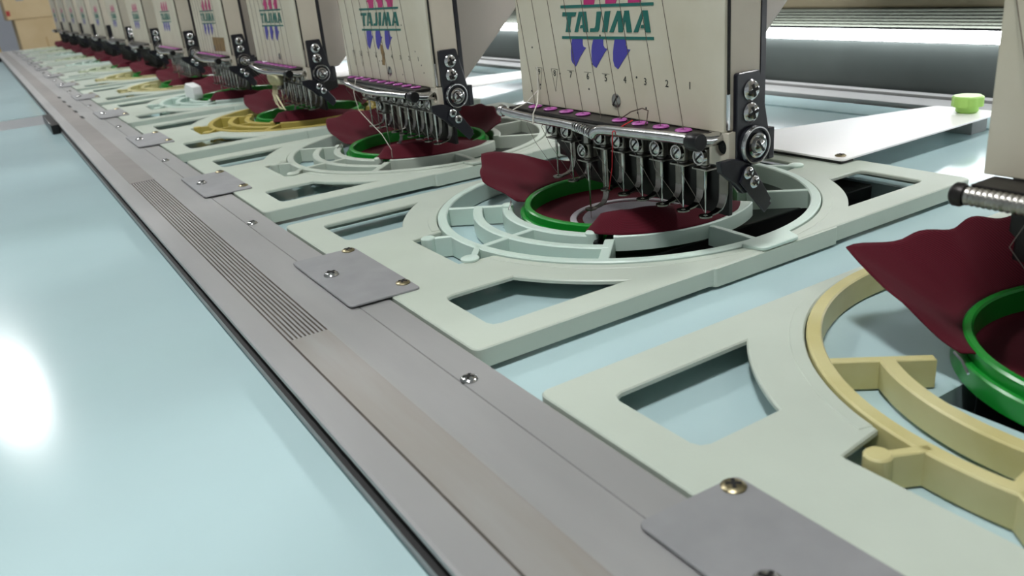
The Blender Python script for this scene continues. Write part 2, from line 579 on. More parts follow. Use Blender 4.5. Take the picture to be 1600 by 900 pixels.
def wall_bar(p0, p1, wdt, z0=ZB, z1=ZT):
    d = (Vector(p1) - Vector(p0)).normalized(); n = Vector((-d.y, d.x)) * wdt
    a, c = Vector(p0), Vector(p1)
    return MB().prism([tuple(a - n), tuple(c - n), tuple(c + n), tuple(a + n)], 'z', z0, z1, cham=0.0005)


RM = {}


def ring_meshes(m):
    if m in RM:
        return RM[m]
    L = [('outer_ring', MB().arc(0.1368, 0.1438, ZB, ZT, -180, 180, seg=120))]
    L.append(('middle_arc', MB().arc(0.1093, 0.1166, ZB + 0.001, ZT - 0.0003, -128, -44, seg=32)))
    cream = m == 'ring_cream'
    if not cream:
        L.append(('hub_arc', MB().arc(0.0858, 0.0935, ZB, ZT, -124, -53, seg=30)))
    L.append(('hub_arc', MB().arc(0.0845, 0.0985, -0.0075, 0.0030, -43, 31, seg=30)))
    L.append(('hub_arc', MB().arc(0.0858, 0.0935, ZB, ZT, 50, 137, seg=30)))
    for a, r0 in ((-128, 0.0925), (-83, 0.0925), (-44.5, 0.098), (-2, 0.0975), (50, 0.0925), (90, 0.0925), (137, 0.0925)):
        L.append(('spoke', spoke(a, r0, 0.1372, 0.0034 if a == -44.5 else 0.0055 if (cream and a == -83) else 0.0024)))
    for a in (() if cream else (-124, -53)):
        r = 0.0896; aa = math.radians(a)
        L.append(('hub_tip', MB().lathe([(0.00001, ZB), (0.0046, ZB), (0.0046, ZT + 0.0012), (0.0036, ZT + 0.0022), (0.00001, ZT + 0.0026)],
                                        (r * math.cos(aa), RY + r * math.sin(aa), 0), seg=14)))
    for sy in (-1, 1):
        L.append(('lug', lug(-99.3 * -sy if sy > 0 else -99.3, 0.1585, 0.0052)))
        y1 = RY + sy * 0.1567
        y0 = RY + sy * 0.1385
        L.append(('lug_wall', wall_bar((-0.0257, y1), (-0.0165, y0), 0.0022)))
        # flat round keeper resting over the edge of the carrier
        L.append(('keeper', MB().lathe([(0.00001, 0.0003), (0.0062, 0.0003), (0.0062, 0.0016), (0.0050, 0.0022), (0.00001, 0.0022)], (0.0340, RY + sy * 0.1560, 0), seg=18)))
        L.append(('lug_wall', wall_bar((0.0330, RY + sy * 0.1530), (0.0165, RY + sy * 0.1400), 0.0022)))
    L.append(('flange', MB().prism(rounded([(0.1410, RY - 0.022), (0.1568, RY - 0.018), (0.1568, RY + 0.014), (0.1410, RY + 0.020)], 0.0035), 'z', 0.0004, 0.0024, cham=0.0005)))
    RM[m] = [(n, b.mesh(n, m)) for n, b in L]
    return RM[m]


RING_KIND = ['ring_cream', 'ring_mint', 'frame', 'ring_olive', 'ring_mint', 'ring_cream', 'ring_cream', 'ring_pale', 'ring_mint', 'ring_pale', 'ring_mint', 'ring_pale', 'ring_pale']
RING_WORD = {'ring_cream': 'yellowed cream', 'ring_mint': 'mint white', 'frame': 'pale green', 'ring_olive': 'ochre yellow', 'ring_pale': 'pale lime'}
for k in range(NH):
    t = thing('adapter_ring', '%s spoked plastic ring set in the %s hoop carrier' % (RING_WORD[RING_KIND[k]], ORD[k]), 'ring', (-k * P, 0, 0), 'spoked adapter rings')
    for n, me in ring_meshes(RING_KIND[k]):
        place(n, me, t)
    if k < 3:
        MB().tube([(-0.0500, 0.0600, 0.0052), (-0.0440, 0.0560, 0.0046), (-0.0375, 0.0500, 0.0030)], 0.0006, 6).build('metal_pin', 'chrome', t)

# ---------------------------------------------------------------- green hoops
hoop_out = MB().arc(0.0763, 0.0800, -0.0122, -0.0022, -180, 180, seg=96, ch=0.0008).mesh('outer_hoop', 'green')
hoop_in = MB().arc(0.0716, 0.0762, -0.0110, 0.0034, -180, 180, seg=96, ch=0.0010).mesh('inner_hoop', 'green')
a = math.radians(-48.2)
hs = MB()
for u in (-0.0034, 0.0034):
    pl = [(r * math.cos(a) - v * math.sin(a), RY + r * math.sin(a) + v * math.cos(a)) for r, v in ((0.079, u - 0.0016), (0.098, u - 0.0016), (0.098, u + 0.0016), (0.079, u + 0.0016))]
    hs.prism(pl, 'z', -0.0105, -0.0015)
hoop_screw = hs.mesh('clamp_ears', 'black')
for k in range(NH):
    t = thing('embroidery_hoop', 'bright green round hoop clamping maroon cloth in the %s carrier' % ORD[k], 'hoop', (-k * P, 0, 0), 'green embroidery hoops')
    place('outer_hoop', hoop_out, t); place('inner_hoop', hoop_in, t); place('clamp_ears', hoop_screw, t)


# ---------------------------------------------------------------- maroon cloth
def interp(tab, x):
    for i in range(len(tab) - 1):
        if tab[i][0] <= x <= tab[i + 1][0]:
            t = (x - tab[i][0]) / (tab[i + 1][0] - tab[i][0])
            return [tab[i][j] + (tab[i + 1][j] - tab[i][j]) * t for j in range(1, len(tab[i]))]
    return list(tab[0][1:]) if x < tab[0][0] else list(tab[-1][1:])


def flap_mesh(name, tab, seed, belly=0.4):
    rnd = random.Random(seed)
    ph = rnd.uniform(0, 6)
    rows = []
    n, mrows = 90, 16
    for i in range(n + 1):
        th = tab[0][0] + (tab[-1][0] - tab[0][0]) * i / n
        R, Z = interp(tab, th)
        row = []
        for j in range(mrows + 1):
            u = j / mrows
            r = 0.0764 + (R - 0.0764) * u
            z = 0.0020 + (Z - 0.0020) * (u ** 1.5 * (1 - belly) + belly * math.sin(u * PI / 2))
            wr = 0.0020 * u * (1 - 0.6 * u) * math.sin(th * 0.16 + 3 * u + ph) + 0.0012 * u * math.sin(th * 0.37 - 2 * u + ph)
            r += wr * 0.8; z = max(z + wr, 0.0022 + 0.0006 * u)
            a = math.radians(th)
            row.append((r * math.cos(a), RY + r * math.sin(a), z))
        rows.append(row)
    b = MB().grid(rows)
    return b.mesh(name, 'cloth', angle=80)


def fold_mesh(name, tab, seed):
    rows = []
    rnd = random.Random(seed); ph = rnd.uniform(0, 6)
    n = 70
    for i in range(n + 1):
        th = tab[0][0] + (tab[-1][0] - tab[0][0]) * i / n
        h, ro, ri = interp(tab, th)
        row = []
        for j in range(15):
            u = j / 14
            r = ro + (ri - ro) * u
            z = 0.0034 + h * (math.sin(min(u * 1.25, 1) * PI / 2) ** 1.2) + 0.0007 * math.sin(th * 0.3 + 5 * u + ph) * u
            if u > 0.8:
                z -= (u - 0.8) * h * 0.9
            a = math.radians(th)
            row.append((r * math.cos(a), RY + r * math.sin(a), z))
        rows.append(row)
    return MB().grid(rows).mesh(name, 'cloth', angle=80)


disc = MB()
vs = [(0, RY, -0.0100)]; fs = []
for j, (r, z) in enumerate(((0.03, -0.0101), (0.055, -0.0100), (0.0712, -0.0098), (0.0715, -0.0090))):
    for i in range(64):
        aa = 2 * PI * i / 64
        vs.append((r * math.cos(aa), RY + r * math.sin(aa), z))
    for i in range(64):
        q = (i + 1) % 64
        if j == 0:
            fs.append((0, 1 + i, 1 + q))
        else:
            fs.append((1 + (j - 1) * 64 + i, 1 + j * 64 + i, 1 + j * 64 + q, 1 + (j - 1) * 64 + q))
disc_me = disc.add(vs, fs).mesh('stretched_cloth', 'cloth', angle=80)
flapA = flap_mesh('loose_flap', [(60, 0.096, 0.012), (95, 0.098, 0.022), (130, 0.100, 0.020), (160, 0.101, 0.013), (178, 0.106, 0.012),
                                 (184, 0.134, 0.0200), (197, 0.148, 0.0250), (205.6, 0.1305, 0.0185), (216.5, 0.1170, 0.0122), (222, 0.096, 0.0060), (231, 0.083, 0.0030)], 3)
flap0 = flap_mesh('loose_flap', [(60, 0.096, 0.014), (100, 0.098, 0.026), (140, 0.098, 0.030), (165, 0.099, 0.033), (180, 0.102, 0.0335), (193, 0.113, 0.032),
                                 (204, 0.130, 0.0300), (211, 0.116, 0.0235), (220, 0.102, 0.0170), (227, 0.091, 0.008), (233, 0.083, 0.0030)], 5)
flapB = flap_mesh('loose_flap', [(60, 0.096, 0.014), (95, 0.100, 0.024), (130, 0.106, 0.023), (155, 0.112, 0.022), (175, 0.128, 0.024),
                                 (190, 0.140, 0.0250), (204, 0.138, 0.0210), (213, 0.122, 0.0140), (222, 0.100, 0.008), (231, 0.083, 0.0030)], 9)
foldA = fold_mesh('front_fold', [(-56, 0.0002, 0.088, 0.080), (-50, 0.0095, 0.094, 0.076), (-40, 0.0125, 0.097, 0.074), (-20, 0.0122, 0.098, 0.072), (0, 0.0085, 0.097, 0.073), (18, 0.003, 0.095, 0.074), (30, 0.0006, 0.090, 0.078)], 2)
patch_c = (0.013, 0.129)
pw = MB().arc(0.0425, 0.0475, -0.0101, -0.0091, -180, 180, c=patch_c, seg=64, ch=0.0004).mesh('white_border', 'stitch_white')
pg = MB().lathe([(0.038, -0.0101), (0.0375, -0.0093), (0.0001, -0.0092)], (patch_c[0], patch_c[1], 0), seg=48).mesh('grey_centre', 'stitch_grey')
for k in range(NH):
    desc = ('plain maroon twill cloth with a raised corner, stretched in the nearest green hoop' if k == 0 else
            'maroon twill cloth with loose raised edges in the %s green hoop' % ORD[k])
    t = thing('fabric_piece', desc, 'cloth', (-k * P, 0, 0), 'maroon cloth pieces')
    place('stretched_cloth', disc_me, t)
    fl = place('loose_flap', flap0 if k == 0 else flapA if k == 1 else flapB, t)
    md = fl.modifiers.new('thickness', 'SOLIDIFY'); md.thickness = 0.0007
    if k > 0:
        ff = place('front_fold', foldA, t)
        md = ff.modifiers.new('thickness', 'SOLIDIFY'); md.thickness = 0.0007
        if k < 4:
            p_ = place('embroidered_emblem', pg, t)
            p_['label'] = 'grey stitched disc with a white border'
            place('white_border', pw, p_)

# ---------------------------------------------------------------- black machine beds under the hoops
bed_me = MB().box(-0.040, 0.0870, 0.062, 0.315, TZ - 0.016, -0.0122).mesh('machine_bed', 'bed', bevel=0.0012)
for k in range(NH):
    o = place('machine_bed', bed_me, None, (-k * P, 0, 0))
    tag(o, 'glossy black bed arm under the %s hoop, in the table opening' % ORD[k], 'machine bed', 'black machine beds')

# ================================================================ SEWING HEADS
NX = [0.1275 - n * 0.0197 for n in range(9)]
NY = 0.093
case_me = MB().box(-0.0605, 0.1505, 0.0892, 0.1135, 0.0775, 0.36).mesh('needle_case', 'side', bevel=0.0008)
panel_me = MB().box(-0.0610, 0.1500, 0.0859, 0.0888, 0.0768, 0.36).mesh('front_panel', 'panel', bevel=0.0006)
seam_me = MB().box(0.1501, 0.1512, 0.0876, 0.0890, 0.078, 0.36).mesh('edge_gap', 'slot')
glint_me = MB().box(0.1502, 0.1518, 0.0868, 0.0884, 0.0785, 0.0985).mesh('edge_bar', 'chrome')
spine_me = MB().box(0.1420, 0.1508, 0.1136, 0.1175, 0.060, 0.36).mesh('slide_rail', 'bezel')
armpoly = [(0.1180, 0.0640), (0.1650, 0.0640), (0.2400, 0.1335), (0.4700, 0.3400), (0.6400, 0.3400), (0.6700, 0.1705), (0.7400, 0.1705), (0.7400, 0.42), (0.1180, 0.42)]
arm_me = MB().prism(armpoly, 'x', -0.058, 0.060).mesh('head_arm', 'arm', bevel=0.002)
under_me = MB().prism([(0.1160, 0.0640), (0.1600, 0.0640), (0.1600, 0.036), (0.1400, 0.030), (0.1160, 0.030)], 'x', -0.060, 0.058).mesh('driver_housing', 'black', bevel=0.001)
back_me = MB().box(-0.056, 0.138, 0.1000, 0.1130, 0.0635, 0.0774).mesh('lower_rail', 'dark_metal', bevel=0.0006)
back2_me = MB().prism([(-0.0605, 0.0634), (0.1290, 0.0634), (0.1290, 0.0172), (-0.0290, 0.0172), (-0.0470, 0.0350), (-0.0605, 0.0450)], 'y', 0.1115, 0.1150).mesh('foot_carrier', 'black', bevel=0.0006)
block_me = MB()
ho = [(0.1465 + 0.0044 * math.cos(q * PI / 8), 0.0682 + 0.0048 * math.sin(q * PI / 8)) for q in range(16)]
block_me.prism([(0.1375, 0.0575), (0.1530, 0.0575), (0.1530, 0.0770), (0.1375, 0.0770)], 'y', 0.1130, 0.0862, holes=[ho], cham=0.0004)
block_me = block_me.mesh('end_block', 'side')
hole_me = MB().lathe([(0.0001, 0.0890), (0.0044, 0.0890)], (0.1465, 0, 0.0682), axis='y', seg=16).mesh('bore', 'slot')
guide_me = MB().box(-0.0570, 0.1400, 0.0700, 0.0875, 0.0738, 0.0764).mesh('guide_bar', 'dark_metal', bevel=0.0006)
guide2_me = MB().box(-0.0500, 0.1330, 0.0697, 0.0716, 0.0712, 0.0737).mesh('guide_lip', 'steel', bevel=0.0004)
eye_me = MB().lathe([(0.0016, 0.0), (0.0046, 0.0), (0.0052, 0.0007), (0.0046, 0.0013), (0.0020, 0.0013), (0.0014, 0.0004)], seg=18).mesh('eyelet', 'purple')
pscrew = screw_mesh('panel_screw', 0.0046, 0.0012, '-y', ('steel', 'slot'), cross=False, ang=0.9)

# print on the front panel
BARS = [[(-0.0029, 0.1474), (0.0925, 0.1485), (0.0925, 0.1467), (-0.0031, 0.1455)], [(-0.0032, 0.1272), (0.0921, 0.1286), (0.0921, 0.1268), (-0.0034, 0.1253)]]
LETTERS = [[(-0.0009, 0.143), (0.0149, 0.143), (0.0136, 0.1403), (0.009, 0.1403), (0.0067, 0.1326), (0.0072, 0.13), (0.0012, 0.13), (0.0021, 0.1322), (0.0043, 0.1403), (-0.0017, 0.1402)],
           [(0.0178, 0.1433), (0.0216, 0.1433), (0.0155, 0.1302), (0.0116, 0.1301)], [(0.0204, 0.1433), (0.0258, 0.1434), (0.0272, 0.1304), (0.0216, 0.1303)],
           [(0.0191, 0.1347), (0.0217, 0.135), (0.0218, 0.1328), (0.0177, 0.1327)],
           [(0.0373, 0.1433), (0.0422, 0.1435), (0.0391, 0.1324), (0.0376, 0.1307), (0.0288, 0.1304), (0.0295, 0.1328), (0.0341, 0.1329), (0.0352, 0.1345)],
           [(0.0458, 0.1435), (0.0514, 0.1437), (0.0473, 0.1307), (0.0419, 0.1306)],
           [(0.0583, 0.1437), (0.0616, 0.1437), (0.0537, 0.1307), (0.0494, 0.1306)], [(0.0583, 0.1437), (0.0622, 0.1437), (0.0629, 0.1308), (0.0587, 0.1307)],
           [(0.0658, 0.1438), (0.0683, 0.1439), (0.0629, 0.1308), (0.0597, 0.1308)], [(0.0652, 0.1438), (0.0697, 0.1439), (0.0718, 0.1309), (0.0669, 0.1308)],
           [(0.0819, 0.1439), (0.0847, 0.1439), (0.0777, 0.1311), (0.0735, 0.131)], [(0.0827, 0.1439), (0.0871, 0.1439), (0.0894, 0.1312), (0.0847, 0.1311)],
           [(0.081, 0.1355), (0.0849, 0.1358), (0.0851, 0.1336), (0.0802, 0.1335)]]
SW = [[(0.0082, 0.1254), (0.0202, 0.1257), (0.0201, 0.1222), (0.0207, 0.1208), (0.0235, 0.1201), (0.0211, 0.1181), (0.0163, 0.1137), (0.0108, 0.1072), (0.0072, 0.1096), (0.006, 0.1115), (0.0061, 0.1173), (0.0071, 0.1219)],
      [(0.0322, 0.1258), (0.0426, 0.126), (0.0425, 0.1223), (0.044, 0.1205), (0.0465, 0.1201), (0.0433, 0.1175), (0.0389, 0.1129), (0.0338, 0.1074), (0.0303, 0.1092), (0.0293, 0.1125), (0.0294, 0.1181), (0.0304, 0.122)],
      [(0.0545, 0.1263), (0.0658, 0.1264), (0.0654, 0.123), (0.0669, 0.1207), (0.0698, 0.1204), (0.0668, 0.1178), (0.0618, 0.1128), (0.0568, 0.1078), (0.0534, 0.1095), (0.0521, 0.113), (0.0524, 0.1183), (0.0534, 0.1226)]]
YP = 0.0859


def print_mesh(name, polys, m, th=0.00025):
    b = MB()
    for i, p in enumerate(polys):
        b.prism(p, 'y', YP, YP - th - 0.00001 * i)
    return b.mesh(name, m)


logo_g = print_mesh('logo_lettering', BARS + LETTERS, 'logo_green')
logo_b = print_mesh('logo_thread_mark', SW, 'logo_blue')
logo_p = print_mesh('logo_thread_mark', [[(0.0922 - x - 0.003, 0.2740 - z) for x, z in q] for q in SW], 'logo_pink')


def text_mesh(txt, size):
    cu = bpy.data.curves.new('t', 'FONT')
    cu.body = txt; cu.size = size; cu.extrude = 0.0001; cu.align_x = 'CENTER'; cu.align_y = 'CENTER'; cu.resolution_u = 2
    ob = bpy.data.objects.new('t', cu)
    col.objects.link(ob)
    dg = bpy.context.evaluated_depsgraph_get()
    me = bpy.data.meshes.new_from_object(ob.evaluated_get(dg))
    bpy.data.objects.remove(ob)
    me.transform(Matrix.Rotation(PI / 2, 4, 'X'))
    me.materials.clear(); me.materials.append(MT['ink'])
    me.name = 'number'
    return me


numb = [text_mesh(str(i + 1), 0.0062) for i in range(9)]
NUMX = [0.1224 - i * 0.01972 for i in range(9)]
tri = MB()
for (cx, cz) in ((0, 0),):
    w_, h_ = 0.0040, 0.0035
    for a_, b_ in (((-w_, h_), (w_, h_)), ((-w_, h_), (0, -0.0125)), ((w_, h_), (0, -0.0125))):
        d = (Vector(b_) - Vector(a_)).normalized(); n = Vector((-d.y, d.x)) * 0.00013
        A, B = Vector(a_), Vector(b_)
        tri.prism([tuple(A - n), tuple(B - n), tuple(B + n), tuple(A + n)], 'y', 0.0, -0.00012)
tri_me = tri.mesh('number_pointer', 'ink')
tick_me = MB().box(-0.004, 0.004, -0.00012, 0, 0.0033, 0.00352).mesh('number_pointer', 'ink')

# needle assemblies
needle_bar = MB().lathe([(0.0001, 0.0775), (0.0026, 0.0775), (0.0026, 0.0645), (0.0040, 0.0640), (0.0040, 0.0545), (0.0030, 0.0535), (0.0030, 0.0528), (0.0001, 0.0528)], (0, NY, 0), seg=14)
needle_bar.box(-0.0062, 0.0062, NY - 0.005, NY + 0.005, 0.0515, 0.0524)
needle_bar.box(-0.0030, 0.0030, NY + 0.003, NY + 0.009, 0.0540, 0.0740)
needle_bar = needle_bar.mesh('needle_bar', 'steel')
needle_me = MB().tube([(0, NY, 0.053), (0, NY, 0.040), (0, NY, 0.0385), (0, NY, 0.024), (0, NY, 0.0215)], [0.0010, 0.0010, 0.0006, 0.0005, 0.0001], 8).mesh('needle', 'chrome')
needle_dn = MB().tube([(0, NY, 0.053), (0, NY, 0.026), (0, NY, 0.024), (0, NY, 0.002), (0, NY, -0.0044)], [0.0012, 0.0012, 0.0007, 0.0006, 0.0002], 8).mesh('needle', 'chrome')
clamp_me = screw_mesh('clamp_screw', 0.0040, 0.0012, '-y', ('chrome', 'slot'), cross=False, ang=0.75)
clampring_me = MB().lathe([(0.0041, 0.001), (0.0041, -0.0016), (0.0049, -0.0016), (0.0049, 0.001)], axis='y', seg=18).mesh('screw_collar', 'chrome')


def foot(zb, zt):
    b = MB()
    path = [(0.1085, zt), (0.1085, zb + 0.012), (0.1075, zb + 0.006), (0.1050, zb + 0.0022), (0.1010, zb + 0.0006), (0.0965, zb)]
    rows = []
    for i, (y, z) in enumerate(path):
        wd = 0.0034 if i < 2 else 0.0034 - 0.0004 * i
        rows.append([(-wd, y, z), (wd, y, z)])
    b2 = []
    for sgn in (0, 1):
        pass
    # closed strip with thickness
    n = len(path)
    vs = []
    for i, (y, z) in enumerate(path):
        wd = 0.0034 if i < 2 else 0.0034 - 0.0003 * i
        ny, nz = ((0, 0.0)) if False else (0, 0)
        y0, z0 = path[max(i - 1, 0)]; y1, z1 = path[min(i + 1, n - 1)]
        d = Vector((y1 - y0, z1 - z0)).normalized(); nn = Vector((-d.y, d.x)) * 0.0005
        vs += [(-wd, y - nn.x, z - nn.y), (wd, y - nn.x, z - nn.y), (wd, y + nn.x, z + nn.y), (-wd, y + nn.x, z + nn.y)]
    fs = []
    for i in range(n - 1):
        for q in range(4):
            t = (q + 1) % 4
            fs.append((i * 4 + q, i * 4 + t, (i + 1) * 4 + t, (i + 1) * 4 + q))
    fs += [(0, 1, 2, 3), tuple(range((n - 1) * 4, n * 4))]
    b.add(vs, fs)
    b.lathe([(0.0016, zb - 0.0004), (0.0043, zb - 0.0004), (0.0043, zb + 0.0006), (0.0016, zb + 0.0006), (0.0016, zb - 0.0004)], (0, NY, 0), seg=16)
    return b.mesh('presser_foot', 'foot')


foot_up = foot(0.0214, 0.066)
foot_dn = foot(0.0030, 0.052)

# bracket and its fittings on the +x side
XB = 0.1512
up_me = MB().prism(rounded([(0.0915, 0.1095), (0.1098, 0.1095), (0.1178, 0.0750), (0.1178, 0.0560), (0.0915, 0.0600)], 0.002), 'x', XB, XB + 0.0028, cham=0.0005).mesh('side_bracket', 'bezel')
lo_me = MB().prism([(0.0770, 0.0622), (0.0880, 0.0622), (0.0996, 0.0590), (0.1021, 0.0500), (0.1060, 0.0450), (0.1060, 0.0400), (0.0960, 0.0400), (0.0893, 0.0470), (0.0781, 0.0560)], 'x', XB + 0.0005, XB + 0.0045).mesh('lower_bracket', 'bezel', bevel=0.0006)
blade_me = MB().prism([(0.0960, 0.0560), (0.1005, 0.0575), (0.1175, 0.0330), (0.1165, 0.0315), (0.1180, 0.0300), (0.1121, 0.0253), (0.0915, 0.0478)], 'x', XB + 0.0046, XB + 0.0062).mesh('blade_holder', 'bezel', bevel=0.0004)
rear_me = MB().box(0.1440, 0.1540, 0.1178, 0.1228, 0.0562, 0.0748).mesh('rear_stop', 'bezel', bevel=0.0006)
bscrew = screw_mesh('bracket_screw', 0.0060, 0.0030, 'x', ang=0.3)
sscrew = screw_mesh('small_screw', 0.0038, 0.0018, 'x', ang=0.5)
knob_me = MB()
knob_me.lathe([(0.0112, 0), (0.0112, 0.0030), (0.0106, 0.0040), (0.0092, 0.0040), (0.0088, 0.0026), (0.0074, 0.0026)], axis='x', seg=36)
knob_me.lathe([(0.0113, 0.0026), (0.0107, 0.0043), (0.0100, 0.0043), (0.0098, 0.0038)], axis='x', seg=36, m=1)
knob_me.lathe([(0.0074, 0.0026), (0.0072, 0.0046), (0.0060, 0.0050), (0.0052, 0.0034), (0.0046, 0.0034)], axis='x', seg=36, m=1)
knob_me.lathe([(0.0046, 0.0034), (0.0042, 0.0060), (0.0030, 0.0068), (0.00001, 0.0070)], axis='x', seg=24, m=1)
a = -0.9
knob_me.prism([(x * math.cos(a) - y * math.sin(a), x * math.sin(a) + y * math.cos(a)) for x, y in ((-0.0040, -0.0006), (0.0040, -0.0006), (0.0040, 0.0006), (-0.0040, 0.0006))], 'x', 0.0050, 0.0072, m=2)
knob_me = knob_me.mesh('adjuster_knob', ['bezel', 'chrome', 'slot'])

# guard rods in front of the guide bar
RYD = 0.0655


def rod_parts(kind):
    L = []
    if kind == 1:
        L.append(('guard_rod', MB().tube([(-0.0575, RYD, 0.0736), (-0.0465, RYD, 0.0729), (-0.0122, RYD, 0.0718), (0.0194, RYD, 0.0720), (0.0330, RYD, 0.0716)], 0.0030, 14).mesh('guard_rod', 'chrome')))
        L.append(('guard_rod', MB().tube([(0.0536, RYD, 0.0686), (0.0565, RYD, 0.0710), (0.0610, RYD, 0.0724), (0.0660, RYD, 0.0728), (0.0999, RYD, 0.0744), (0.1000, RYD, 0.0744), (0.1282, RYD, 0.0757), (0.1440, RYD, 0.0760)], 0.0033, 14).mesh('guard_rod', 'chrome')))
        L.append(('coil_spring', MB().tube([(0.0320 + 0.0225 * i / 108, RYD + 0.0027 * math.cos(i * 2 * PI / 12), 0.0716 - 0.0034 * (i / 108) ** 1.5 + 0.0027 * math.sin(i * 2 * PI / 12)) for i in range(109)], 0.0007, 6).mesh('coil_spring', 'chrome')))
        L.append(('rod_end', MB().lathe([(0.00001, -0.0618), (0.0036, -0.0618), (0.0044, -0.0606), (0.0044, -0.0584), (0.0034, -0.0570), (0.00001, -0.0570)], (0, RYD, 0.0737), axis='x', seg=18).mesh('rod_end', 'chrome')))
    elif kind == 2:
        L.append(('guard_rod', MB().tube([(-0.0300, RYD + 0.004, 0.0742), (-0.0200, RYD, 0.0728), (0.0020, RYD, 0.0706), (0.0152, RYD, 0.0692), (0.0400, RYD, 0.0682), (0.0609, RYD, 0.0684), (0.0900, RYD, 0.0700), (0.1145, RYD, 0.0706), (0.1300, RYD, 0.0712)], 0.0029, 12).mesh('guard_rod', 'chrome')))
        L.append(('rod_end', MB().lathe([(0.0012, 0.1296), (0.0034, 0.1296), (0.0036, 0.1310), (0.0036, 0.1332), (0.00001, 0.1332)], (0, RYD, 0.0712), axis='x', seg=16).mesh('rod_end', 'chrome')))
    else:
        L.append(('guard_rod', MB().tube([(-0.0560 + 0.0012 * i, RYD, 0.0727) for i in range(168)], [0.0040 if i % 2 else 0.0035 for i in range(168)], 14).mesh('guard_rod', 'steel')))
        L.append(('rod_end', MB().lathe([(0.00001, -0.0612), (0.0040, -0.0612), (0.0050, -0.0600), (0.0050, -0.0575), (0.0042, -0.0560), (0.00001, -0.0560)], (0, RYD, 0.0727), axis='x', seg=18).mesh('rod_end', 'dark_metal')))
    cx = 0.1480 if kind == 1 else 0.1440
    zc = 0.0755 if kind == 1 else 0.0715
    L.append(('end_cap', MB().lathe([(0.00001, cx - 0.0050), (0.0048, cx - 0.0050), (0.0052, cx - 0.0035), (0.0052, cx + 0.0030), (0.0046, cx + 0.0042), (0.00001, cx + 0.0042)], (0, RYD, zc), axis='x', seg=20).mesh('end_cap', 'black')))
    L.append(('rod_holder', MB().tube([(cx - 0.001, RYD + 0.003, zc), (cx - 0.002, 0.0760, zc - 0.0015), (cx - 0.003, 0.0865, zc - 0.002)], 0.0040, 12).mesh('rod_holder', 'chrome')))
    return L


RODS = {q: rod_parts(q) for q in (0, 1, 2)}
needle_row = MB()
for n in range(9):
    needle_row.tube([(NX[n], NY, 0.075), (NX[n], NY, 0.053), (NX[n], NY, 0.022)], [0.003, 0.003, 0.0008], 6)
    needle_row.tube([(NX[n], 0.1085, 0.06), (NX[n], 0.1085, 0.033), (NX[n], 0.104, 0.023), (NX[n], 0.092, 0.0215)], 0.0026, 5)
needle_row = needle_row.mesh('needle_row', 'dark_metal')


def thread_path(n):
    ex = NX[n] - 0.003
    top = (ex - 0.0232 * (0.36 - 0.0775) / 0.0722 * 0.75, YP - 0.0012, 0.36)
    mid = (ex - 0.0232, YP - 0.0012, 0.1496)
    return [(ex, 0.0785, 0.0775), mid, top]


thread_up = []
for n in range(9):
    thread_up.append(MB().tube(thread_path(n), 0.00022, 5).mesh('thread', 'thread_dark'))
thread_dn = []
for n in range(9):
    rr = random.Random(n)
    ex = NX[n] - 0.003
    pts = [(ex, 0.0785, 0.0772), (ex + 0.001, 0.0690, 0.066), (ex - 0.010 + rr.uniform(-0.004, 0.004), 0.084, 0.048), (NX[n], NY - 0.001, 0.0245)]
    thread_dn.append(MB().tube(pts, 0.00018, 5).mesh('thread', 'thread_grey'))


def stain(name, pts, m='rust'):
    return MB().prism(pts, 'y', YP, YP - 0.00015).mesh(name, m)


patch4 = stain('brown_patch', [(0.049, 0.1045), (0.128, 0.1055), (0.124, 0.0835), (0.045, 0.0815)])
stain2 = stain('brown_stain', [(0.039, 0.1133), (0.0435, 0.112), (0.0466, 0.104), (0.0434, 0.092), (0.0365, 0.0924), (0.0392, 0.101), (0.037, 0.107)])
speck = MB().lathe([(0.00001, -0.0002), (0.0007, -0.00015), (0.0008, 0)], axis='y', seg=8).mesh('chip_mark', 'ink')

